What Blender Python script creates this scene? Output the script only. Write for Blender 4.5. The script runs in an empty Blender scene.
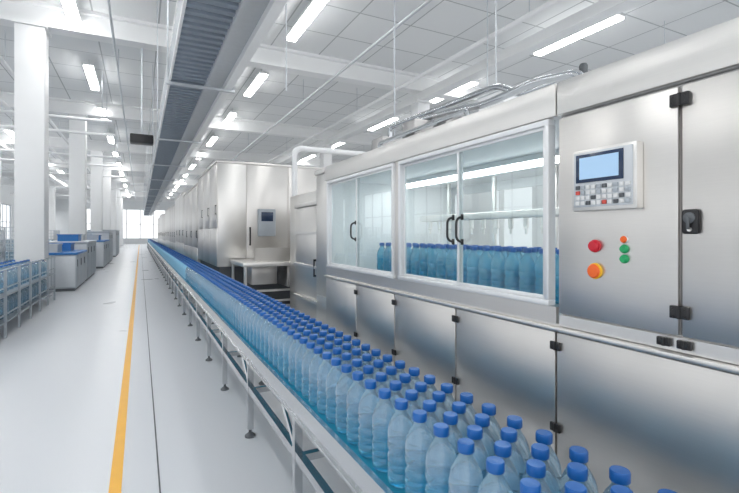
import bpy, bmesh, math, random
from mathutils import Vector, Matrix
random.seed(4)
scene=bpy.context.scene
COL=scene.collection
W={}

# ---------------------------------------------------------------- materials
def newmat(name):
    m=bpy.data.materials.new(name); m.use_nodes=True
    nt=m.node_tree; b=nt.nodes['Principled BSDF']
    return m,nt,b
def simple(name,col,metal=0.0,rough=0.5,emit=0.0,noise=0.0,scale=20,coat=0.0):
    m,nt,b=newmat(name)
    b.inputs['Base Color'].default_value=(*col,1)
    b.inputs['Metallic'].default_value=metal
    b.inputs['Roughness'].default_value=rough
    b.inputs['Coat Weight'].default_value=coat
    if emit:
        b.inputs['Emission Color'].default_value=(*col,1); b.inputs['Emission Strength'].default_value=emit
    if noise:
        tc=nt.nodes.new('ShaderNodeTexCoord'); n=nt.nodes.new('ShaderNodeTexNoise'); n.inputs['Scale'].default_value=scale
        nt.links.new(tc.outputs['Object'],n.inputs['Vector'])
        mx=nt.nodes.new('ShaderNodeMix'); mx.data_type='RGBA'
        mx.inputs[6].default_value=(*[c*(1-noise) for c in col],1); mx.inputs[7].default_value=(*[min(1,c*(1+noise)) for c in col],1)
        nt.links.new(n.outputs['Fac'],mx.inputs[0]); nt.links.new(mx.outputs[2],b.inputs['Base Color'])
    return m
def steel(name,col,rough=0.32,scl=(5,5,120),wav=0.010,metal=0.96):
    m,nt,b=newmat(name)
    b.inputs['Metallic'].default_value=metal
    tc=nt.nodes.new('ShaderNodeTexCoord'); mp=nt.nodes.new('ShaderNodeMapping'); mp.inputs['Scale'].default_value=scl
    n=nt.nodes.new('ShaderNodeTexNoise'); n.inputs['Scale'].default_value=1.5; n.inputs['Detail'].default_value=4
    nt.links.new(tc.outputs['Object'],mp.inputs['Vector']); nt.links.new(mp.outputs['Vector'],n.inputs['Vector'])
    mx=nt.nodes.new('ShaderNodeMix'); mx.data_type='RGBA'
    mx.inputs[6].default_value=(*[c*0.965 for c in col],1); mx.inputs[7].default_value=(*[min(1,c*1.035) for c in col],1)
    nt.links.new(n.outputs['Fac'],mx.inputs[0]); nt.links.new(mx.outputs[2],b.inputs['Base Color'])
    mr=nt.nodes.new('ShaderNodeMapRange'); mr.inputs['To Min'].default_value=rough*0.93; mr.inputs['To Max'].default_value=rough*1.08
    nt.links.new(n.outputs['Fac'],mr.inputs['Value']); nt.links.new(mr.outputs['Result'],b.inputs['Roughness'])
    if wav:
        n2=nt.nodes.new('ShaderNodeTexNoise'); n2.inputs['Scale'].default_value=1.6; n2.inputs['Detail'].default_value=0
        nt.links.new(tc.outputs['Object'],n2.inputs['Vector'])
        bp=nt.nodes.new('ShaderNodeBump'); bp.inputs['Strength'].default_value=wav*10; bp.inputs['Distance'].default_value=0.02
        nt.links.new(n2.outputs['Fac'],bp.inputs['Height']); nt.links.new(bp.outputs['Normal'],b.inputs['Normal'])
    return m
def glass(name,tint,refl=1.0):
    m=bpy.data.materials.new(name); m.use_nodes=True; nt=m.node_tree; nt.nodes.clear()
    o=nt.nodes.new('ShaderNodeOutputMaterial'); mx=nt.nodes.new('ShaderNodeMixShader')
    t=nt.nodes.new('ShaderNodeBsdfTransparent'); t.inputs[0].default_value=(*tint,1)
    g=nt.nodes.new('ShaderNodeBsdfGlossy'); g.inputs['Roughness'].default_value=0.01
    f=nt.nodes.new('ShaderNodeLayerWeight'); f.inputs['Blend'].default_value=0.5
    pw=nt.nodes.new('ShaderNodeMath'); pw.operation='POWER'; pw.inputs[1].default_value=4.0
    ml=nt.nodes.new('ShaderNodeMath'); ml.operation='MULTIPLY_ADD'; ml.inputs[1].default_value=0.8; ml.inputs[2].default_value=0.04*refl
    nt.links.new(f.outputs['Facing'],pw.inputs[0]); nt.links.new(pw.outputs[0],ml.inputs[0]); nt.links.new(ml.outputs[0],mx.inputs[0])
    nt.links.new(t.outputs[0],mx.inputs[1]); nt.links.new(g.outputs[0],mx.inputs[2]); nt.links.new(mx.outputs[0],o.inputs[0])
    return m
def bottle_mat(name,low,high,zmid,zr,trans=0.7,rough=0.08):
    m,nt,b=newmat(name)
    tc=nt.nodes.new('ShaderNodeTexCoord'); sp=nt.nodes.new('ShaderNodeSeparateXYZ')
    nt.links.new(tc.outputs['Object'],sp.inputs[0])
    oi=nt.nodes.new('ShaderNodeObjectInfo')
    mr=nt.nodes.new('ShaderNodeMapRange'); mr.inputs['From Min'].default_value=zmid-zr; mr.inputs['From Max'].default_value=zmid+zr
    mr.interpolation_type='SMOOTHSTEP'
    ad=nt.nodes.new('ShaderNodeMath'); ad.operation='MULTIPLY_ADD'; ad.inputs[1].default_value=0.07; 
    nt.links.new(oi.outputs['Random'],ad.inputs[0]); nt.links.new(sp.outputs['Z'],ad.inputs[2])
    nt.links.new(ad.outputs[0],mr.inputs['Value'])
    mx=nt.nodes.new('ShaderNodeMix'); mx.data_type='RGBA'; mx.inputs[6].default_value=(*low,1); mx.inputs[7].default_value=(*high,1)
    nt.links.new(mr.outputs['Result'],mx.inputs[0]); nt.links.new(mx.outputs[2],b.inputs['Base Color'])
    b.inputs['Transmission Weight'].default_value=trans; b.inputs['Roughness'].default_value=rough; b.inputs['IOR'].default_value=1.33
    b.inputs['Coat Weight'].default_value=0.7; b.inputs['Coat Roughness'].default_value=0.04
    return m

M_steel=steel('brushed_steel',(0.70,0.68,0.655))
M_steel2=steel('brushed_steel_light',(0.78,0.765,0.74),0.34)
M_steeld=steel('brushed_steel_dark',(0.50,0.49,0.48),0.35)
M_rail=steel('conveyor_steel',(0.60,0.62,0.64),0.18,(4,90,90),0)
M_alu=simple('window_aluminium',(0.80,0.81,0.82),0.5,0.35)
M_white=simple('white_paint',(0.89,0.90,0.905),0,0.45,noise=0.02,scale=3)
M_pipe=simple('pipe_white',(0.84,0.85,0.86),0,0.3)
M_galv=simple('galvanised',(0.60,0.63,0.66),0.5,0.42,noise=0.06,scale=12)
M_galvd=simple('tray_slat',(0.30,0.35,0.41),0.3,0.45,noise=0.1,scale=10)
M_chrome=simple('chrome_pipe',(0.55,0.57,0.59),1.0,0.12)
M_black=simple('black_plastic',(0.018,0.018,0.02),0,0.35)
M_red=simple('red_plastic',(0.62,0.01,0.03),0,0.3)
M_green=simple('green_plastic',(0.01,0.36,0.12),0,0.3)
M_orange=simple('orange_plastic',(0.9,0.14,0.015),0,0.3)
M_yellow=simple('yellow_plastic',(0.95,0.55,0.02),0,0.3)
M_cap=simple('cap_blue',(0.004,0.11,0.40),0,0.38,coat=0.1)
M_belt=simple('belt_cyan',(0.03,0.28,0.42),0,0.25,noise=0.1,scale=30)
M_bluetop=simple('blue_cover',(0.03,0.2,0.55),0,0.4,noise=0.1)
M_greyp=simple('grey_cabinet_paint',(0.42,0.46,0.5),0.1,0.45,noise=0.05)
M_dgrey=simple('dark_grey_metal',(0.12,0.13,0.14),0.5,0.45)
M_screen=simple('screen_glass',(0.02,0.04,0.09),0,0.12)
M_screenlit=simple('screen_lit',(0.32,0.48,0.66),0,0.2,emit=0.4)
M_key=simple('key_light',(0.75,0.76,0.76),0,0.45)
M_keyred=simple('key_red',(0.6,0.08,0.06),0,0.45)
M_led=simple('diffuser',(1.0,0.99,0.975),0,0.5,emit=22.0)
M_led2=simple('machine_lamp_diffuser',(0.95,0.99,1.0),0,0.5,emit=8.0)
M_glass=glass('clear_glass',(0.95,0.99,0.99),1.0)
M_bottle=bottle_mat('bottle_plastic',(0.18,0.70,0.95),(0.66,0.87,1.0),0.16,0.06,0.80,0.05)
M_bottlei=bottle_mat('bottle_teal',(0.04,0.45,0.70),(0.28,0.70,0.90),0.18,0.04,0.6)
M_jug=bottle_mat('jug_plastic',(0.42,0.66,0.82),(0.65,0.82,0.92),0.2,0.1,0.75)

# ---------------------------------------------------------------- geometry helpers
def box(bm,x0,x1,y0,y1,z0,z1,b=0.0):
    r=bmesh.ops.create_cube(bm,size=1.0,matrix=Matrix.Translation(((x0+x1)/2,(y0+y1)/2,(z0+z1)/2))@Matrix.Diagonal((x1-x0,y1-y0,z1-z0,1)))
    if b:
        es=set()
        for v in r['verts']:
            for e in v.link_edges: es.add(e)
        bmesh.ops.bevel(bm,geom=list(es),offset=b,segments=2,affect='EDGES',profile=0.5)
def sweep(bm,pts,r,seg=12):
    pts=[Vector(p) for p in pts]; rings=[]; n=len(pts); up=None
    for i,p in enumerate(pts):
        if i==0: t=pts[1]-pts[0]
        elif i==n-1: t=pts[-1]-pts[-2]
        else: t=(pts[i]-pts[i-1]).normalized()+(pts[i+1]-pts[i]).normalized()
        t.normalize()
        if up is None: up=Vector((0,0,1)) if abs(t.z)<0.9 else Vector((1,0,0))
        a=t.cross(up).normalized(); b2=a.cross(t).normalized(); up=b2
        rings.append([bm.verts.new(p+r*(math.cos(2*math.pi*k/seg)*a+math.sin(2*math.pi*k/seg)*b2)) for k in range(seg)])
    for i in range(n-1):
        for k in range(seg):
            bm.faces.new((rings[i][k],rings[i][(k+1)%seg],rings[i+1][(k+1)%seg],rings[i+1][k]))
    bm.faces.new(rings[0][::-1]); bm.faces.new(rings[-1])
def arc(path,rad=0.1,n=5):
    P=[Vector(p) for p in path]; out=[P[0]]
    for i in range(1,len(P)-1):
        a=(P[i-1]-P[i]).normalized(); c=(P[i+1]-P[i]).normalized()
        s=P[i]+a*rad; e=P[i]+c*rad
        for k in range(n+1):
            t=k/n; out.append((1-t)**2*s+2*t*(1-t)*P[i]+t*t*e)
    out.append(P[-1]); return out
def lathe(bm,prof,c=(0,0,0),seg=28,knurl=0.0,axis='Z'):
    rings=[]; c=Vector(c)
    def pt(x,y,z):
        return c+(Vector((x,y,z)) if axis=='Z' else Vector((-z,x,y)) )
    for j,(r,z) in enumerate(prof):
        if r<1e-6: rings.append([bm.verts.new(pt(0,0,z))])
        else: rings.append([bm.verts.new(pt((r+(knurl if k%2 else 0))*math.cos(2*math.pi*k/seg),(r+(knurl if k%2 else 0))*math.sin(2*math.pi*k/seg),z)) for k in range(seg)])
    for j in range(len(prof)-1):
        A,B=rings[j],rings[j+1]
        for k in range(seg):
            k2=(k+1)%seg
            if len(A)==1 and len(B)==1: continue
            if len(A)==1: bm.faces.new((A[0],B[k2],B[k]))
            elif len(B)==1: bm.faces.new((A[k],A[k2],B[0]))
            else: bm.faces.new((A[k],A[k2],B[k2],B[k]))
def mk(name,bm,mat,parent=None,pivot=None,label=None,category=None,angle=35):
    bmesh.ops.recalc_face_normals(bm,faces=bm.faces[:])
    ca=math.radians(angle)
    for f in bm.faces: f.smooth=True
    for e in bm.edges:
        if len(e.link_faces)==2 and e.calc_face_angle(0)>ca: e.smooth=False
    if pivot is None:
        xs=[v.co.x for v in bm.verts]; ys=[v.co.y for v in bm.verts]; zs=[v.co.z for v in bm.verts]
        pivot=Vector(((min(xs)+max(xs))/2,(min(ys)+max(ys))/2,min(zs)))
    pivot=Vector(pivot)
    bmesh.ops.translate(bm,verts=bm.verts[:],vec=-pivot)
    me=bpy.data.meshes.new(name); bm.to_mesh(me); bm.free()
    me.materials.append(mat)
    o=bpy.data.objects.new(name,me); COL.objects.link(o)
    if parent is not None:
        o.parent=parent; o.location=pivot-W[parent.name]
    else: o.location=pivot
    W[o.name]=pivot
    if label: o['label']=label
    if category: o['category']=category
    return o
def empty(name,loc,label,category,parent=None):
    o=bpy.data.objects.new(name,None); COL.objects.link(o); o.empty_display_size=0.1
    o.location=loc; W[o.name]=Vector(loc)
    if label: o['label']=label
    if category: o['category']=category
    if parent is not None:
        o.parent=parent; o.location=Vector(loc)-W[parent.name]
    return o
def boxes(name,lst,mat,parent=None,b=0.0,**k):
    bm=bmesh.new()
    for t in lst: box(bm,*t,b=b)
    return mk(name,bm,mat,parent,**k)
def dup(obj,loc,kids=(),group=None):
    n=obj.copy(); COL.objects.link(n); n.location=loc; W[n.name]=Vector(loc)
    for c in obj.children if not kids else kids:
        cc=c.copy(); cc.parent=n; cc.matrix_parent_inverse.identity(); COL.objects.link(cc)
        for g in c.children:
            gg=g.copy(); gg.parent=cc; COL.objects.link(gg)
    return n
def struct(o): 
    o['kind']='structure'
    return o

# ---------------------------------------------------------------- room
YB,YE=-4.0,84.0; XL,XR=-12.0,16.0; ZC=7.35
def floor_mat():
    m,nt,b=newmat('epoxy_floor')
    tc=nt.nodes.new('ShaderNodeTexCoord')
    n=nt.nodes.new('ShaderNodeTexNoise'); n.inputs['Scale'].default_value=220; n.inputs['Detail'].default_value=2
    n2=nt.nodes.new('ShaderNodeTexNoise'); n2.inputs['Scale'].default_value=0.7; n2.inputs['Detail'].default_value=3
    for q in (n,n2): nt.links.new(tc.outputs['Object'],q.inputs['Vector'])
    cr=nt.nodes.new('ShaderNodeValToRGB'); cr.color_ramp.elements[0].position=0.36; cr.color_ramp.elements[1].position=0.6
    cr.color_ramp.elements[0].color=(0.55,0.575,0.61,1); cr.color_ramp.elements[1].color=(0.73,0.75,0.78,1)
    nt.links.new(n.outputs['Fac'],cr.inputs[0]); nt.links.new(cr.outputs[0],b.inputs['Base Color'])
    mr=nt.nodes.new('ShaderNodeMapRange'); mr.inputs['To Min'].default_value=0.24; mr.inputs['To Max'].default_value=0.34
    nt.links.new(n2.outputs['Fac'],mr.inputs['Value']); nt.links.new(mr.outputs[0],b.inputs['Roughness'])
    return m
def ceil_mat():
    m,nt,b=newmat('ceiling_panels')
    tc=nt.nodes.new('ShaderNodeTexCoord'); br=nt.nodes.new('ShaderNodeTexBrick')
    br.offset=0.0; br.inputs['Scale'].default_value=1.0; br.inputs['Brick Width'].default_value=1.55; br.inputs['Row Height'].default_value=1.55
    br.inputs['Mortar Size'].default_value=0.02; br.inputs['Color1'].default_value=(0.79,0.81,0.82,1); br.inputs['Color2'].default_value=(0.84,0.855,0.86,1)
    br.inputs['Mortar'].default_value=(0.45,0.47,0.48,1)
    nt.links.new(tc.outputs['Object'],br.inputs['Vector']); nt.links.new(br.outputs['Color'],b.inputs['Base Color'])
    b.inputs['Roughness'].default_value=0.7
    return m
M_wall=simple('wall_paint',(0.84,0.86,0.87),0,0.6,noise=0.03,scale=2)
struct(boxes('floor',[(XL,XR,YB,YE,-0.1,0.0)],floor_mat()))
struct(boxes('ceiling',[(XL,XR,YB,YE,ZC,ZC+0.1)],ceil_mat()))
struct(boxes('wall_right',[(XR,XR+0.2,YB,YE,0,ZC)],M_wall))
struct(boxes('wall_far',[(XL,-8,YE,YE+0.2,0,ZC),(8,XR,YE,YE+0.2,0,ZC),(-8,8,YE,YE+0.2,0,0.9),(-8,8,YE,YE+0.2,5.6,ZC)],M_wall))  # opening added in the far wall so white world light brightens that end
fb=[(-8,8,YE+0.05,YE+0.12,3.2,3.3)]
for q in range(9): fb.append((-8+2*q-0.06 if q else -8,-8+2*q+0.06 if q<8 else 8,YE+0.05,YE+0.12,0.9,5.6))
struct(boxes('window_50',fb,M_white))  # mullions of the opening added to brighten the far end
lw=[(XL-0.2,XL,YB,YE,0,1.0),(XL-0.2,XL,YB,YE,4.6,ZC)]
y=YB
while y<YE:
    lw.append((XL-0.2,XL,y,y+1.2,1.0,4.6)); y+=7
struct(boxes('wall_left',lw,M_wall))
i=0; y=YB
while y<YE-7:
    i+=1
    bars=[(XL-0.15,XL-0.09,y+1.2,y+7,1.0,1.07),(XL-0.15,XL-0.09,y+1.2,y+7,4.53,4.6),(XL-0.15,XL-0.09,y+1.2,y+7,2.8,2.86)]
    for q in range(5):
        yy=y+1.2+q*1.435; bars.append((XL-0.15,XL-0.09,yy,yy+0.06,1.07,4.53))
    struct(boxes('window_%d'%i,bars,M_greyp)); y+=7
# floor markings
M_ylw=simple('yellow_floor_paint',(0.88,0.46,0.04),0,0.4,noise=0.06,scale=8)
struct(boxes('trim_1',[(-0.175,-0.105,YB,YE-10,0,0.003)],M_ylw))
struct(boxes('trim_2',[(0.105,0.115,YB,YE-10,0,0.002)],M_dgrey))

# beams & columns
ZB=6.75
for j in range(9):
    yb=4.5+9.3*j
    boxes('ceiling_beam',[(XL,XR,yb-0.22,yb+0.22,ZB,ZB+0.08),(XL,XR,yb-0.08,yb+0.08,ZB+0.08,ZC-0.08),(XL,XR,yb-0.22,yb+0.22,ZC-0.08,ZC)],M_white,label='white painted steel girder crossing under the ceiling',category='beam')['group']='cross girders'
for xx in (9.1,-6.9):
    boxes('ceiling_beam',[(xx-0.2,xx+0.2,YB,YE,ZB-0.35,ZB-0.27),(xx-0.07,xx+0.07,YB,YE,ZB-0.27,ZB-0.0)],M_white,label='white painted long girder running the length of the hall',category='beam')
def column(x,y,ht,w=0.3):
    e=empty('column',(x,y,0),'square white painted column with base plate, bearing the roof','column'); e['group']='hall columns'
    boxes('shaft',[(x-w,x+w,y-w,y+w,0.02,ht-0.06)],M_white,e,b=0.02)
    boxes('base_plate',[(x-w-0.06,x+w+0.06,y-w-0.06,y+w+0.06,0,0.02)],M_greyp,e)
    boxes('capital',[(x-w-0.05,x+w+0.05,y-w-0.05,y+w+0.05,ht-0.06,ht)],M_white,e)
for j in range(1,8):
    column(-2.4,4.5+9.3*j,ZB)
for j in range(1,6):
    column(9.1,4.5+9.3*j,ZB-0.35,0.25)
for j in range(1,6):
    column(-7.4,4.5+9.3*j,ZB,0.28)
# lamps
def lamp_proto(x,y,z):
    e=empty('ceiling_light',(x,y,z),'long white linear ceiling light, switched on, hung under the ceiling','ceiling light'); e['group']='linear ceiling lights'
    boxes('housing',[(x-0.15,x+0.15,y-1.35,y+1.35,z+0.045,z+0.11)],M_white,e,b=0.01)
    boxes('diffuser',[(x-0.13,x+0.13,y-1.32,y+1.32,z,z+0.045)],M_led,e)
    for dy in (-1,1):
        bm=bmesh.new(); sweep(bm,[(x,y+dy,z+0.11),(x,y+dy,ZC)],0.012,6); mk('hanger',bm,M_galv,e)
    return e
p0=lamp_proto(3.75,10.9,7.0)
for x,ys in ((3.75,[-0.4,5.3]+[16.6+5.6*q for q in range(11)]),(10.7,[2.9,8.5]+[14.0+5.6*q for q in range(11)]),(-1.5,[1.4,7.0]+[12.8+5.6*q for q in range(12)]),(-6.2,[3,8.6]+[14.2+5.6*q for q in range(10)])):
    for yy in ys: dup(p0,(x,yy,7.0))

# overhead pipes
def pipe(name,pts,r,mat,label,rad=0.15,seg=12,hang=()):
    bm=bmesh.new(); sweep(bm,arc(pts,rad),r,seg)
    o=mk(name,bm,mat,label=label,category='pipe')
    for (hx,hy,hz) in hang:
        bm=bmesh.new(); sweep(bm,[(hx,hy,hz),(hx,hy,ZC)],0.012,6); mk('hanger',bm,M_galv,o)
    return o
for (x,z,r) in ((1.9,5.6,0.05),(2.15,5.6,0.035),(5.4,6.5,0.04),(7.6,6.4,0.06),(-3.4,6.4,0.05),(-4.4,6.3,0.07),(12.6,6.4,0.08),(-0.6,6.55,0.03)):
    pipe('overhead_pipe',[(x,1,z),(x,80,z)],r,M_pipe if r>0.045 else M_galv,'thin overhead service pipe running along the hall',hang=[(x,yy,z) for yy in (7.2,16,25.5,35,44,54,64,78)])
for yy in (18.5,21,27,30.5,36,46,56):
    pipe('overhead_pipe',[(-11.5,yy,5.6),(-0.9,yy,5.6)],0.06,M_pipe,'white overhead pipe crossing beneath the ceiling',hang=[(xx,yy,5.6) for xx in (-10.5,-5.5,-1.2)])
for (x,y_,z0) in ((6.0,6.5,3.0),(5.0,8.6,3.0),(7.3,8.2,3.0),(2.55,8.6,4.4)):
    pipe('hanging_rod',[(x,y_,z0),(x,y_,ZC)],0.014,M_galv,'slim steel suspension rod hanging from the ceiling')

# cable tray
ct=empty('cable_tray',(0.9,20,4.0),'long galvanised overhead cable tray with slatted underside','cable tray')
Y0,Y1=0.8,66
for z in (4.0,4.42): boxes('side_rail',[(0.40,0.43,Y0,Y1,z,z+0.05)],M_white,ct)
bm=bmesh.new(); y=Y0
while y<Y1:
    box(bm,0.405,0.425,y,y+0.06,4.05,4.42); y+=0.16
o=mk('rung',bm,M_galv,ct); o['kind']='stuff'
bm=bmesh.new(); y=Y0
while y<Y1:
    box(bm,0.43,0.93,y,y+0.08,4.01,4.05); y+=0.17
o=mk('slat',bm,M_galvd,ct); o['kind']='stuff'
boxes('tray_bottom',[(0.43,0.93,Y0,Y1,4.30,4.32)],M_galv,ct)
for t in ((0.93,1.0,Y0,Y1,3.97,4.3),(1.0,1.22,Y0,Y1,4.06,4.1),(1.22,1.34,Y0,Y1,3.97,4.25)):
    boxes('channel',[t],M_white if t[0]>1.1 else M_galv,ct)
for xx in (0.5,0.56,0.62,0.7,0.77,0.84):
    bm=bmesh.new(); sweep(bm,[(xx,Y0,4.35),(xx,Y1,4.35)],0.025,8)
    mk('cable',bm,M_dgrey,ct)
for q in range(14):
    yy=3.0+q*4.65
    for xx in (0.38,1.37):
        bm=bmesh.new(); sweep(bm,[(xx,yy,3.95),(xx,yy,ZC)],0.014,6); mk('hanger',bm,M_galv,ct)
    boxes('bracket',[(0.36,1.39,yy-0.03,yy+0.03,3.93,3.965)],M_galv,ct)
sp=empty('loudspeaker',(0.05,14,4.1),'black boxy loudspeaker hung beside the cable tray','loudspeaker')
bm=bmesh.new(); box(bm,-0.25,0.33,13.8,14.2,4.1,4.34,b=0.03); mk('cabinet',bm,M_black,sp)
bm=bmesh.new(); sweep(bm,[(0.04,14,4.34),(0.04,14,ZC)],0.02,8); mk('rod',bm,M_galv,sp)

# ---------------------------------------------------------------- conveyor
CY0,CY1=0.2,62.0
cv=empty('bottle_conveyor',(0.97,10,0),'long stainless bottle conveyor with cyan belt on tubular legs','conveyor')
boxes('belt',[(0.775,1.165,CY0,CY1,0.685,0.70)],M_belt,cv)
for x0,x1 in ((0.750,0.775),(1.165,1.195)):
    boxes('side_rail',[(x0,x1,CY0,CY1,0.60,0.712),(x0-0.012 if x0<1 else x0,x1 if x0<1 else x1+0.012,CY0,CY1,0.60,0.612)],M_rail,cv)
for x in (0.775,1.165):
    bm=bmesh.new(); box(bm,x-0.02,x+0.02,CY0,CY1,0.36,0.41,b=0); mk('lower_rail',bm,M_rail,cv)
y=1.2; q=0
while y<CY1:
    for x in (0.775,1.165):
        bm=bmesh.new()
        box(bm,x-0.022,x+0.022,y-0.022,y+0.022,0.06,0.60)
        L=mk('leg',bm,M_rail,cv)
        if y<22:
            bm=bmesh.new(); lathe(bm,[(0,0),(0.042,0),(0.042,0.012),(0.018,0.03),(0.012,0.035),(0.012,0.06),(0,0.06)],(x,y,0),16)
            mk('foot',bm,M_dgrey,L)
        else:
            boxes('foot',[(x-0.035,x+0.035,y-0.035,y+0.035,0,0.06)],M_dgrey,L)
    boxes('cross_bar',[(0.797,1.143,y-0.02,y+0.02,0.34,0.38)],M_rail,cv)
    if y<24:
        bm=bmesh.new(); sweep(bm,[(0.775,y+0.02,0.40),(0.775,y+0.32,0.6)],0.013,6); mk('brace',bm,M_rail,cv)
    y+=1.2

# bottle prototype
BP=[(0,0.004),(0.03,0.004),(0.036,0),(0.046,0.006),(0.0505,0.018),(0.0505,0.05),(0.0475,0.055),(0.0505,0.06),(0.0505,0.078),(0.0475,0.083),(0.0505,0.088),(0.0505,0.106),(0.0465,0.112),(0.0465,0.128),(0.0505,0.134),(0.0505,0.152),(0.0475,0.157),(0.0505,0.162),(0.0505,0.185),(0.048,0.203),(0.042,0.222),(0.033,0.240),(0.024,0.253),(0.0195,0.262),(0.019,0.270),(0.0225,0.271),(0.0225,0.275),(0.019,0.276),(0.018,0.284),(0,0.284)]
CP=[(0.0235,0.272),(0.0245,0.274),(0.0245,0.296),(0.0225,0.300),(0,0.301)]
def bottle(loc,mat,name,label,cat,group):
    x,y,z=loc
    bm=bmesh.new(); lathe(bm,[(r,h+z) for r,h in BP],(x,y,0),32)
    e=empty(name,loc,label,cat); e['group']=group
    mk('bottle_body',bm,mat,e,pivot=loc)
    bm=bmesh.new(); lathe(bm,[(0,0.285+z)]+[(r,h+z) for r,h in CP],(x,y,0),48,knurl=-0.0008); mk('cap',bm,M_cap,e,pivot=loc)
    return e
SY=0.121
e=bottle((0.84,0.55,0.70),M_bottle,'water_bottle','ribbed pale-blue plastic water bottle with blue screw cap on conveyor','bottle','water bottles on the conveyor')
for kk in range(75):
    for i in range(4):
        if kk==0 and i==0: continue
        jx=random.uniform(-0.0008,0.0008)
        n=dup(e,(0.84+0.083*i+jx,0.55+SY*kk+(i%2)*SY/2,0.70))
        n.rotation_euler[2]=random.uniform(0,6)
LP=[(0.05,0),(0.0505,0.185),(0.042,0.222),(0.02,0.262),(0.02,0.275)]
me=bpy.data.meshes.new('far_bottles'); vs=[];fs=[];mi=[]
kk=75
while 0.55+SY*kk<60:
    for i in range(4):
        cx=0.84+0.083*i; cy=0.55+SY*kk+(i%2)*SY/2; seg=8
        prof=LP+[(0.0245,0.274),(0.0245,0.298)]
        b0=len(vs)
        for r,z in prof:
            for s in range(seg): vs.append((cx+r*math.cos(s*2*math.pi/seg),cy+r*math.sin(s*2*math.pi/seg),0.701+z))
        for j in range(len(prof)-1):
            for s in range(seg):
                fs.append((b0+j*seg+s,b0+j*seg+(s+1)%seg,b0+(j+1)*seg+(s+1)%seg,b0+(j+1)*seg+s)); mi.append(1 if j>=4 else 0)
        fs.append(tuple(b0+(len(prof)-1)*seg+s for s in range(seg))); mi.append(1)
    kk+=1
me.from_pydata(vs,[],fs); me.materials.append(simple('far_bottle_blue',(0.26,0.55,0.76),0,0.25)); me.materials.append(M_cap)
for p,m_ in zip(me.polygons,mi): p.material_index=m_; p.use_smooth=(m_==0)
o=bpy.data.objects.new('water_bottles',me); COL.objects.link(o); o['kind']='stuff'; o['label']='distant rows of pale-blue water bottles with blue caps on conveyor'; o['category']='bottles'

# ---------------------------------------------------------------- filling machine
XM=1.6
fm=empty('filling_machine',(2.3,1.9,0),'large brushed stainless filling machine with glazed sliding windows','machine')
MY0,MY1=-0.5,4.05
boxes('lower_body',[(XM+0.012,3.1,MY0,MY1,0.12,1.19)],M_steeld,fm)
boxes('interior_deck',[(XM,3.1,1.345,MY1,1.19,1.215)],M_steel2,fm)
boxes('ledge',[(XM-0.03,XM+0.012,MY0,MY1,1.185,1.205)],M_steel2,fm,b=0.004)
boxes('cabinet_body',[(XM+0.012,3.1,MY0,1.345,1.205,2.10)],M_steeld,fm)
boxes('roof',[(XM,3.1,MY0,MY1,2.105,2.24)],M_white,fm)
for a,b_ in ((MY0,1.345),(1.352,MY1)): boxes('cornice',[(XM-0.02,XM,a,b_,2.105,2.245)],M_steel2,fm,b=0.004)
boxes('fascia_strip',[(XM-0.006,XM+0.012,1.36,MY1,1.215,1.285)],M_steel,fm)
boxes('window_post',[(XM-0.006,XM+0.012,2.655,2.735,1.285,2.104)],M_steel,fm,b=0.003)
boxes('end_wall',[(XM,3.1,MY1-0.04,MY1,1.215,2.105)],M_white,fm)
boxes('partition',[(XM+0.03,3.06,1.345,1.355,1.215,2.105)],M_white,fm)
bk=[(3.06,3.1,1.345,MY1-0.04,1.215,1.33),(3.06,3.1,1.345,MY1-0.04,2.02,2.105)]
for yy in (1.345,2.0,2.66,3.32,3.95): bk.append((3.06,3.1,yy,yy+0.06,1.33,2.02))
boxes('rear_frame',bk,M_alu,fm)
# lower doors
ed=[-0.5,0.36,1.36,2.05,2.74,3.37,4.05]
for a,b_ in zip(ed[:-1],ed[1:]):
    if a<0.3: continue
    d=boxes('lower_door',[(XM-0.008,XM+0.012,a+0.005,b_-0.005,0.2,1.178)],M_steel,fm,b=0.003)
d=boxes('lower_door',[(XM-0.008,XM+0.012,-0.5,0.355,0.2,1.178)],M_steel,fm,b=0.003)
def hinge(y,z,w=0.06,h=0.042):
    bm=bmesh.new()
    box(bm,XM-0.018,XM-0.006,y-w/2,y-0.004,z-h/2,z+h/2,b=0.003); box(bm,XM-0.018,XM-0.006,y+0.004,y+w/2,z-h/2,z+h/2,b=0.003)
    sweep(bm,[(XM-0.016,y,z-h/2),(XM-0.016,y,z+h/2)],0.006,8)
    for s in (-1,1):
        for t in (-1,1): lathe(bm,[(0,0.021),(0.003,0.0205),(0.0035,0.018)],(XM,y+s*w*0.32,z+t*h*0.28),8,axis='X')
    mk('hinge',bm,M_black,fm)
for y in (1.36,2.05,2.74,3.37):
    hinge(y,1.12,0.05,0.036); hinge(y,0.77,0.05,0.036)
hinge(0.86,2.045); hinge(0.86,1.34)
hinge(0.91,1.235,0.045,0.028); hinge(0.845,1.235,0.045,0.028)
# cabinet doors
boxes('cabinet_door',[(XM-0.008,XM+0.012,0.866,1.345,1.262,2.09)],M_steel,fm,b=0.003)
D=boxes('cabinet_door',[(XM-0.008,XM+0.012,0.0,0.854,1.262,2.09)],M_steel,fm,b=0.003)
boxes('skirt_strip',[(XM-0.004,XM+0.012,MY0,1.345,1.208,1.255)],M_steel2,fm)
bm=bmesh.new(); box(bm,XM-0.02,XM-0.008,0.80,0.85,1.60,1.68,b=0.008); mk('latch',bm,M_black,D)
bm=bmesh.new(); lathe(bm,[(0.018,0.02),(0.018,0.026),(0.012,0.03),(0,0.03)],(XM,0.825,1.652),20,axis='X'); box(bm,XM-0.034,XM-0.028,0.82,0.83,1.615,1.655,b=0.002); mk('latch_handle',bm,M_dgrey,D)
bm=bmesh.new(); lathe(bm,[(0.007,0.02),(0.007,0.024),(0,0.024)],(XM,0.825,1.615),16,axis='X'); mk('keyhole',bm,M_steel2,D)
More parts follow.
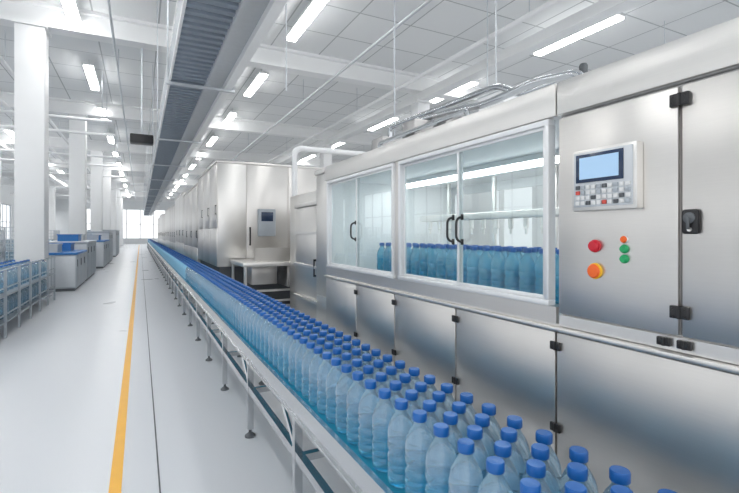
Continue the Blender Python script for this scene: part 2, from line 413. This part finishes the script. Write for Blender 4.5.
# control unit
cu=empty('control_unit',(XM-0.03,1.11,1.69),None,None,fm); cu['label']='grey operator terminal with dark screen and keypad'
boxes('housing',[(XM-0.05,XM-0.008,0.978,1.247,1.69,1.93)],M_steel2,cu,b=0.008)
boxes('bezel',[(XM-0.054,XM-0.05,0.992,1.233,1.705,1.918)],M_galv,cu,b=0.001)
scn=boxes('screen',[(XM-0.057,XM-0.054,1.025,1.222,1.800,1.910)],M_screen,cu,b=0.001)
boxes('display_area',[(XM-0.0585,XM-0.057,1.042,1.205,1.813,1.897)],M_screenlit,scn)
for r in range(4):
    for c in range(10):
        y=1.222-c*0.0228; z=1.789-r*0.0205
        mt=M_keyred if (c==0 and r==1) or (c in(5,) and r==3) else (M_greyp if (c in(1,4,7) and r<2) or (c==9 and r%2) else (M_dgrey if (c+r)%5==0 else M_key))
        boxes('key',[(XM-0.059,XM-0.054,y-0.0175,y,z-0.015,z)],mt,cu,b=0.001)
def button(y,z,r,mat,name,h=0.03,ring=M_steel2):
    b=empty(name,(XM-0.008,y,z),None,None,fm)
    bm=bmesh.new(); lathe(bm,[(r*1.0,0.008),(r*1.05,0.014),(r*0.8,0.018),(0,0.018)],(XM,y,z),24,axis='X'); mk('bezel_ring',bm,ring,b)
    bm=bmesh.new(); lathe(bm,[(r*0.55,0.016),(r*0.55,h*0.6+0.01),(r*0.9,h*0.65+0.01),(r*0.92,h+0.004),(r*0.75,h+0.01),(0,h+0.012)],(XM,y,z),24,axis='X'); mk('button_head',bm,mat,b)
button(1.17,1.553,0.024,M_red,'red_button',0.02,M_red)
button(1.17,1.455,0.030,M_orange,'emergency_stop',0.018,M_yellow)
button(1.05,1.580,0.014,M_orange,'indicator_lamp',0.012)
button(1.05,1.545,0.016,M_green,'green_button',0.014,M_green)
button(1.05,1.508,0.016,M_green,'green_button',0.014,M_green)
# sliding windows
def window(y0,y1,hy):
    wd=empty('sliding_window',(XM-0.01,(y0+y1)/2,1.285),None,None,fm); wd['label']='white aluminium framed twin sliding window'
    t=0.026; xm0,xm1=XM-0.025,XM+0.02; ym=(y0+y1)/2
    boxes('frame',[(xm0,xm1,y0,y1,1.288,1.288+t),(xm0,xm1,y0,y1,2.10-t,2.10),(xm0,xm1,y0,y0+t,1.288+t,2.10-t),(xm0,xm1,y1-t,y1,1.288+t,2.10-t)],M_alu,wd,b=0.003)
    for k,(a,b_) in enumerate(((y0+t,ym+0.010),(ym-0.010,y1-t))):
        xs=XM-0.012+0.016*k; s=0.016; za,zb=1.314,2.074
        sh=boxes('sash',[(xs,xs+0.014,a,b_,za,za+s),(xs,xs+0.014,a,b_,zb-s,zb),(xs,xs+0.014,a,a+s,za+s,zb-s),(xs,xs+0.014,b_-s,b_,za+s,zb-s)],M_alu,wd,b=0.002)
        boxes('pane',[(xs+0.005,xs+0.008,a+s,b_-s,za+s,zb-s)],M_glass,sh)
    for hh in hy:
        bm=bmesh.new()
        sweep(bm,arc([(XM-0.012,hh,1.555),(XM-0.055,hh,1.565),(XM-0.055,hh,1.685),(XM-0.012,hh,1.695)],0.03),0.007,10)
        box(bm,XM-0.018,XM-0.01,hh-0.010,hh+0.010,1.54,1.572,b=0.003); box(bm,XM-0.018,XM-0.01,hh-0.010,hh+0.010,1.678,1.71,b=0.003)
        mk('handle',bm,M_black,wd)
window(1.385,2.662,(1.985,2.065))
window(2.728,3.985,(3.37,))
# interior fittings
il=empty('interior_lamp',(2.3,2.7,2.06),None,None,fm)
boxes('lamp_housing',[(2.22,2.38,1.5,3.9,2.07,2.104)],M_white,il)
boxes('lamp_diffuser',[(2.24,2.36,1.52,3.88,2.05,2.07)],M_led2,il)
for yy in (1.7,2.35,3.0,3.65):
    bm=bmesh.new(); sweep(bm,[(2.75,yy,1.215),(2.75,yy,2.105)],0.02,10); mk('support_post',bm,M_steel2,fm)
bm=bmesh.new(); sweep(bm,[(2.75,1.4,1.75),(2.75,3.95,1.75)],0.015,8); mk('support_rail',bm,M_steel2,fm)
bm=bmesh.new(); box(bm,2.5,2.6,1.9,3.8,1.72,1.78,b=0.01)
for q in range(12): lathe(bm,[(0,1.60),(0.01,1.60),(0.01,1.64),(0.02,1.65),(0.02,1.72)],(2.55,1.98+q*0.155,0),10)
mk('nozzle_bar',bm,M_steel2,fm)
# roof gear
bm=bmesh.new(); sweep(bm,arc([(1.85,1.42,2.24),(1.85,1.42,2.36),(1.85,1.7,2.40),(1.85,2.1,2.38),(1.9,2.5,2.44),(1.9,3.0,2.48),(1.9,3.0,2.24)],0.08),0.022,12); mk('hose',bm,M_chrome,fm)
bm=bmesh.new(); sweep(bm,arc([(2.05,1.6,2.24),(2.05,1.6,2.44),(2.05,2.0,2.44),(2.05,2.2,2.55),(2.05,3.6,2.58),(2.05,3.6,2.24)],0.06),0.024,12); mk('roof_pipe',bm,M_chrome,fm)
bm=bmesh.new(); sweep(bm,arc([(1.72,2.1,2.24),(1.72,2.1,2.33),(1.72,3.2,2.33),(1.72,3.2,2.24)],0.04),0.016,10); mk('roof_pipe',bm,M_chrome,fm)
bm=bmesh.new(); lathe(bm,[(0,2.24),(0.022,2.24),(0.022,2.27),(0.011,2.28),(0.011,2.36),(0.02,2.365),(0.02,2.43),(0.016,2.44),(0,2.44)],(1.95,1.5,0),16); mk('valve',bm,M_dgrey,fm)
for t in ((1.75,2.0,2.35,2.5,2.24,2.37),(1.75,2.05,2.72,2.9,2.24,2.43),(1.8,2.1,3.3,3.5,2.24,2.42)):
    bm=bmesh.new(); box(bm,*t,b=0.01); mk('junction_box',bm,M_steeld,fm)
for (x,y) in ((1.75,-0.3),(1.75,1.4),(1.75,3.9),(2.95,-0.3),(2.95,1.4),(2.95,3.9)):
    bm=bmesh.new(); lathe(bm,[(0,0),(0.05,0),(0.05,0.02),(0.02,0.04),(0.02,0.12),(0,0.12)],(x,y,0),14); mk('foot',bm,M_dgrey,fm)
# bottles inside
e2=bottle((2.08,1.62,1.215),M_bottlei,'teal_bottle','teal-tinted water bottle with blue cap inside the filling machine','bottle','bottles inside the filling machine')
for kk in range(19):
    for i in range(3):
        if kk==0 and i==0: continue
        dup(e2,(2.08+0.11*i,1.62+0.122*kk+(i%2)*0.061,1.215))

# exhaust duct
du=empty('exhaust_duct',(4.5,4.66,0),'pale painted rectangular exhaust duct standing behind the machine','duct')
boxes('duct_shaft',[(4.25,4.75,4.45,4.95,0,3.5)],M_white,du)
boxes('duct_cap',[(4.23,4.77,4.43,4.97,3.5,3.53)],M_galv,du)

# secondary cabinets
def cabinet(name,x0,x1,y0,y1,z1,label,mat,ndoor=2,z0=0.15,cap=True,xdoor=True):
    e=empty(name,((x0+x1)/2,(y0+y1)/2,0),label,'machine cabinet')
    boxes('body',[(x0+0.015,x1,y0+0.015,y1,z0,z1-0.05)],mat,e)
    boxes('plinth',[(x0+0.06,x1-0.06,y0+0.06,y1-0.06,0,z0)],M_dgrey,e)
    if cap: boxes('top_panel',[(x0-0.02,x1+0.02,y0-0.02,y1,z1-0.05,z1)],mat,e,b=0.008)
    if xdoor:
        w=(y1-y0)/ndoor; zm=z0+(z1-z0)*0.36
        for q in range(ndoor):
            a=y0+q*w
            for (za,zb) in ((z0+0.01,zm),(zm+0.012,z1-0.06)):
                dd=boxes('door_panel',[(x0,x0+0.015,a+0.01,a+w-0.01,za,zb)],mat,e,b=0.003)
            boxes('handle',[(x0-0.03,x0-0.018,a+0.08,a+0.1,zm+0.3,zm+0.5),(x0-0.018,x0,a+0.08,a+0.1,zm+0.3,zm+0.32),(x0-0.018,x0,a+0.08,a+0.1,zm+0.48,zm+0.5)],M_black,dd)
    return e
ca=cabinet('transfer_cabinet',1.75,2.9,4.15,4.75,2.3,'tall narrow stainless transfer cabinet next to filling machine',M_steel2,1)
cb=cabinet('transfer_cabinet',1.8,2.8,4.8,5.65,1.98,'lower stainless transfer cabinet with shelves and ribs',M_steel,1)
for z in (0.8,1.2,1.6): boxes('rib',[(1.77,1.80,4.8,5.65,z,z+0.03)],M_steel2,cb)
bh=cabinet('stainless_housing',1.45,3.9,9.97,13.5,3.17,'tall stainless machine housing with grey control box on its front',M_steel,3,z0=0.9)
for (a,b_) in ((1.47,2.05),(2.07,2.98),(3.0,3.88)):
    boxes('front_panel',[(a,b_,9.955,9.985,0.93,3.11)],M_steel if a>1.9 else M_steel2,bh,b=0.003)
kb=boxes('control_box',[(2.3,2.68,9.84,9.955,1.55,2.15)],M_greyp,bh,b=0.015)
boxes('display',[(2.36,2.62,9.832,9.84,1.88,2.08)],M_screen,kb,b=0.002)
boxes('handle',[(2.12,2.15,9.9,9.92,1.35,1.75),(2.12,2.15,9.92,9.955,1.35,1.38),(2.12,2.15,9.92,9.955,1.72,1.75)],M_black,bh)
us=empty('infeed_unit',(2.8,9.2,0),'stainless infeed table with motor boxes and tubular legs','machine')
boxes('table',[(1.7,3.9,8.5,9.9,0.98,1.06)],M_steel2,us,b=0.01)
for t in ((1.9,2.4,8.7,9.3,0.62,0.98),(2.6,3.3,8.7,9.4,0.55,0.98)): boxes('motor_box',[t],M_steeld,us,b=0.02)
for (x,y) in ((1.75,8.55),(3.8,8.55),(1.75,9.8),(3.8,9.8),(2.8,8.55)):
    bm=bmesh.new(); sweep(bm,[(x,y,0),(x,y,0.98)],0.03,10); mk('leg',bm,M_steel2,us)
for z in (0.3,0.5): boxes('cross_rail',[(1.75,3.8,8.53,8.57,z,z+0.04)],M_steel2,us)
boxes('guard',[(2.0,3.8,8.9,8.92,1.06,1.32)],M_steel,us)
y=13.6
for q in range(7):
    hh=[3.05,3.2,3.0,3.1,2.95,3.1,3.0][q]
    c=cabinet('stainless_housing',1.45,3.6,y,y+4.6,hh,'panelled stainless machine housing in a long row',M_steel2 if q%2 else M_steel,3); c['group']='row of stainless housings'
    y+=4.7
pipe('white_pipe',[(2.64,8.35,0.0),(2.64,8.35,3.25),(4.7,8.35,3.25),(4.7,8.35,0)],0.055,M_pipe,'white elbow pipe rising beside the stainless housing')
boxes('pump_cabinet',[(2.5,4.8,6.6,8.2,0,2.3)],M_steel2,label='plain stainless cabinet behind the transfer section',category='machine cabinet',b=0.02)

# ---------------------------------------------------------------- left side
rk=empty('jug_rack',(-2.3,10.5,0),'two-tier tubular steel roller rack holding clear jugs','rack')
RX0,RX1,RY0,RY1=-2.85,-1.85,7.8,13.2
for z in (0.25,0.66):
    boxes('shelf',[(RX0,RX1,RY0,RY1,z-0.03,z)],M_greyp,rk,b=0.004)
for z in (0.36,0.77,1.05):
    for x in (RX0,RX1):
        bm=bmesh.new(); sweep(bm,[(x,RY0,z),(x,RY1,z)],0.012,8); mk('guard_rail',bm,M_greyp,rk)
for q in range(7):
    yy=RY0+0.03+q*(RY1-RY0-0.06)/6
    for x in (RX0,RX1):
        bm=bmesh.new(); box(bm,x-0.018,x+0.018,yy-0.018,yy+0.018,0,1.06); mk('post',bm,M_greyp,rk)
JP=[(0,0.004),(0.08,0),(0.105,0.012),(0.11,0.03),(0.11,0.09),(0.104,0.1),(0.11,0.11),(0.11,0.19),(0.104,0.2),(0.11,0.21),(0.105,0.245),(0.07,0.29),(0.035,0.31),(0.03,0.335),(0,0.335)]
def jug(loc):
    x,y,z=loc
    e=empty('water_jug',loc,'clear blue-grey plastic water jug on steel rack','jug'); e['group']='water jugs on the steel rack'
    bm=bmesh.new(); lathe(bm,[(r,h+z) for r,h in JP],(x,y,0),20); mk('jug_body',bm,M_jug,e,pivot=loc)
    bm=bmesh.new(); lathe(bm,[(0.034,0.318+z),(0.034,0.35+z),(0.03,0.353+z),(0,0.353+z)],(x,y,0),16); mk('lid',bm,M_cap,e,pivot=loc)
    return e
j0=None
for z in (0.25,0.66):
    for i in range(3):
        for kk in range(16):
            L=(-2.03-0.27*i,8.0+0.32*kk,z)
            if j0 is None: j0=jug(L)
            else: dup(j0,L)
def station(x0,x1,y0,y1,z1,label,top):
    e=empty('work_cabinet',((x0+x1)/2,(y0+y1)/2,0),label,'cabinet')
    boxes('body',[(x0,x1,y0,y1,0.08,z1-0.06)],M_greyp,e,b=0.01)
    boxes('plinth',[(x0+0.04,x1-0.04,y0+0.04,y1-0.04,0,0.08)],M_dgrey,e)
    boxes('worktop',[(x0-0.03,x1+0.03,y0-0.03,y1+0.03,z1-0.06,z1)],top,e,b=0.01)
    n=3; w=(y1-y0)/n
    for q in range(n): 
        d=boxes('door',[(x1,x1+0.012,y0+q*w+0.02,y0+(q+1)*w-0.02,0.12,z1-0.1)],M_greyp,e,b=0.003)
        boxes('handle',[(x1+0.012,x1+0.03,y0+q*w+0.1,y0+q*w+0.13,z1-0.4,z1-0.2)],M_dgrey,d)
    w=(x1-x0)/2
    for q in range(2): boxes('end_panel',[(x0+q*w+0.02,x0+(q+1)*w-0.02,y0-0.01,y0,0.12,z1-0.1)],M_galv,e,b=0.002)
station(-2.75,-1.6,15.0,17.6,1.08,'grey steel work cabinet with blue worktop',M_bluetop)
station(-2.75,-1.6,18.0,21.2,1.35,'taller grey steel cabinet with pale worktop',M_galv)
station(-3.2,-1.5,24.2,28.0,1.3,'grey steel cabinet with blue worktop beside the aisle',M_bluetop)
station(-3.2,-1.5,28.3,31.6,1.75,'tall grey steel cabinet beside the aisle',M_galv)
station(-3.2,-1.5,36,41,1.9,'tall grey steel cabinet beside the aisle',M_galv)
def tote(x,y,z,mat,lab,hx=0.3,hy=0.4,h=0.24):
    e=empty('plastic_tote',(x,y,z),lab,'crate')
    t=0.02
    boxes('tote_body',[(x-hx,x+hx,y-hy,y+hy,z,z+t),(x-hx,x-hx+t,y-hy,y+hy,z+t,z+h),(x+hx-t,x+hx,y-hy,y+hy,z+t,z+h),(x-hx+t,x+hx-t,y-hy,y-hy+t,z+t,z+h),(x-hx+t,x+hx-t,y+hy-t,y+hy,z+t,z+h)],mat,e)
    boxes('rim',[(x-hx-0.02,x-hx,y-hy-0.02,y+hy+0.02,z+h-0.03,z+h),(x+hx,x+hx+0.02,y-hy-0.02,y+hy+0.02,z+h-0.03,z+h),(x-hx,x+hx,y-hy-0.02,y-hy,z+h-0.03,z+h),(x-hx,x+hx,y+hy,y+hy+0.02,z+h-0.03,z+h)],mat,e)
tote(-2.35,15.5,1.08,M_galv,'pale grey open plastic tote on the blue worktop')
tote(-2.2,16.9,1.08,M_bluetop,'blue open plastic tote on the blue worktop')
tote(-2.2,18.8,1.35,M_bluetop,'blue open plastic tote on the pale worktop')
tote(-2.2,20.2,1.35,M_galv,'pale grey open plastic tote on the pale worktop')
tote(-2.1,25.0,1.30,M_galv,'pale grey open plastic tote on the blue worktop')
tote(-2.1,26.6,1.30,M_bluetop,'blue open plastic tote beside the aisle')
def crate(x0,x1,y0,y1,z1,lab):
    e=empty('wire_crate',((x0+x1)/2,(y0+y1)/2,0),lab,'crate')
    boxes('base',[(x0,x1,y0,y1,0.08,0.14)],M_galv,e)
    for x in (x0,x1):
        for y in (y0,y1): boxes('post',[(x-0.03,x+0.03,y-0.03,y+0.03,0,z1)],M_galv,e)
    bm=bmesh.new()
    n=10
    for q in range(n+1):
        x=x0+(x1-x0)*q/n; y=y0+(y1-y0)*q/n; z=0.15+(z1-0.15)*q/n
        for yy in (y0,y1): box(bm,x-0.008,x+0.008,yy-0.008,yy+0.008,0.14,z1); box(bm,x0,x1,yy-0.008,yy+0.008,z-0.008,z+0.008)
        for xx in (x0,x1): box(bm,xx-0.008,xx+0.008,y-0.008,y+0.008,0.14,z1); box(bm,xx-0.008,xx+0.008,y0,y1,z-0.008,z+0.008)
    mk('mesh_wall',bm,M_galv,e)
    boxes('blue_load',[(x0+0.05,x1-0.05,y0+0.05,y1-0.05,0.14,z1*0.72)],M_jug,e,b=0.03)
for (x,y,z) in ((-4.6,13.5,1.5),(-4.4,16.5,1.7),(-6.2,15.0,1.6),(-4.3,19.5,1.4),(-6.0,19.0,1.9),(-4.8,25,1.9),(-4.8,30,1.8)):
    crate(x-0.7,x+0.7,y-0.8,y+0.8,z,'galvanised wire crate loaded with pale blue bottles')

# ---------------------------------------------------------------- world, camera
w=bpy.data.worlds.new('World'); scene.world=w; w.use_nodes=True
w.node_tree.nodes['Background'].inputs[0].default_value=(0.96,0.98,1.0,1); w.node_tree.nodes['Background'].inputs[1].default_value=1.4
cam=bpy.data.cameras.new('camera'); co=bpy.data.objects.new('camera',cam); COL.objects.link(co)
co.location=(0,0,1.6); co.rotation_euler=(math.radians(90),0,-math.radians(27))
cam.lens=450/739*36; cam.sensor_width=36; cam.sensor_fit='HORIZONTAL'; cam.shift_y=-12.5/739; cam.clip_start=0.05; cam.clip_end=300
scene.camera=co
scene.view_settings.view_transform='Standard'
scene.view_settings.look='None'
scene.view_settings.exposure=0.08
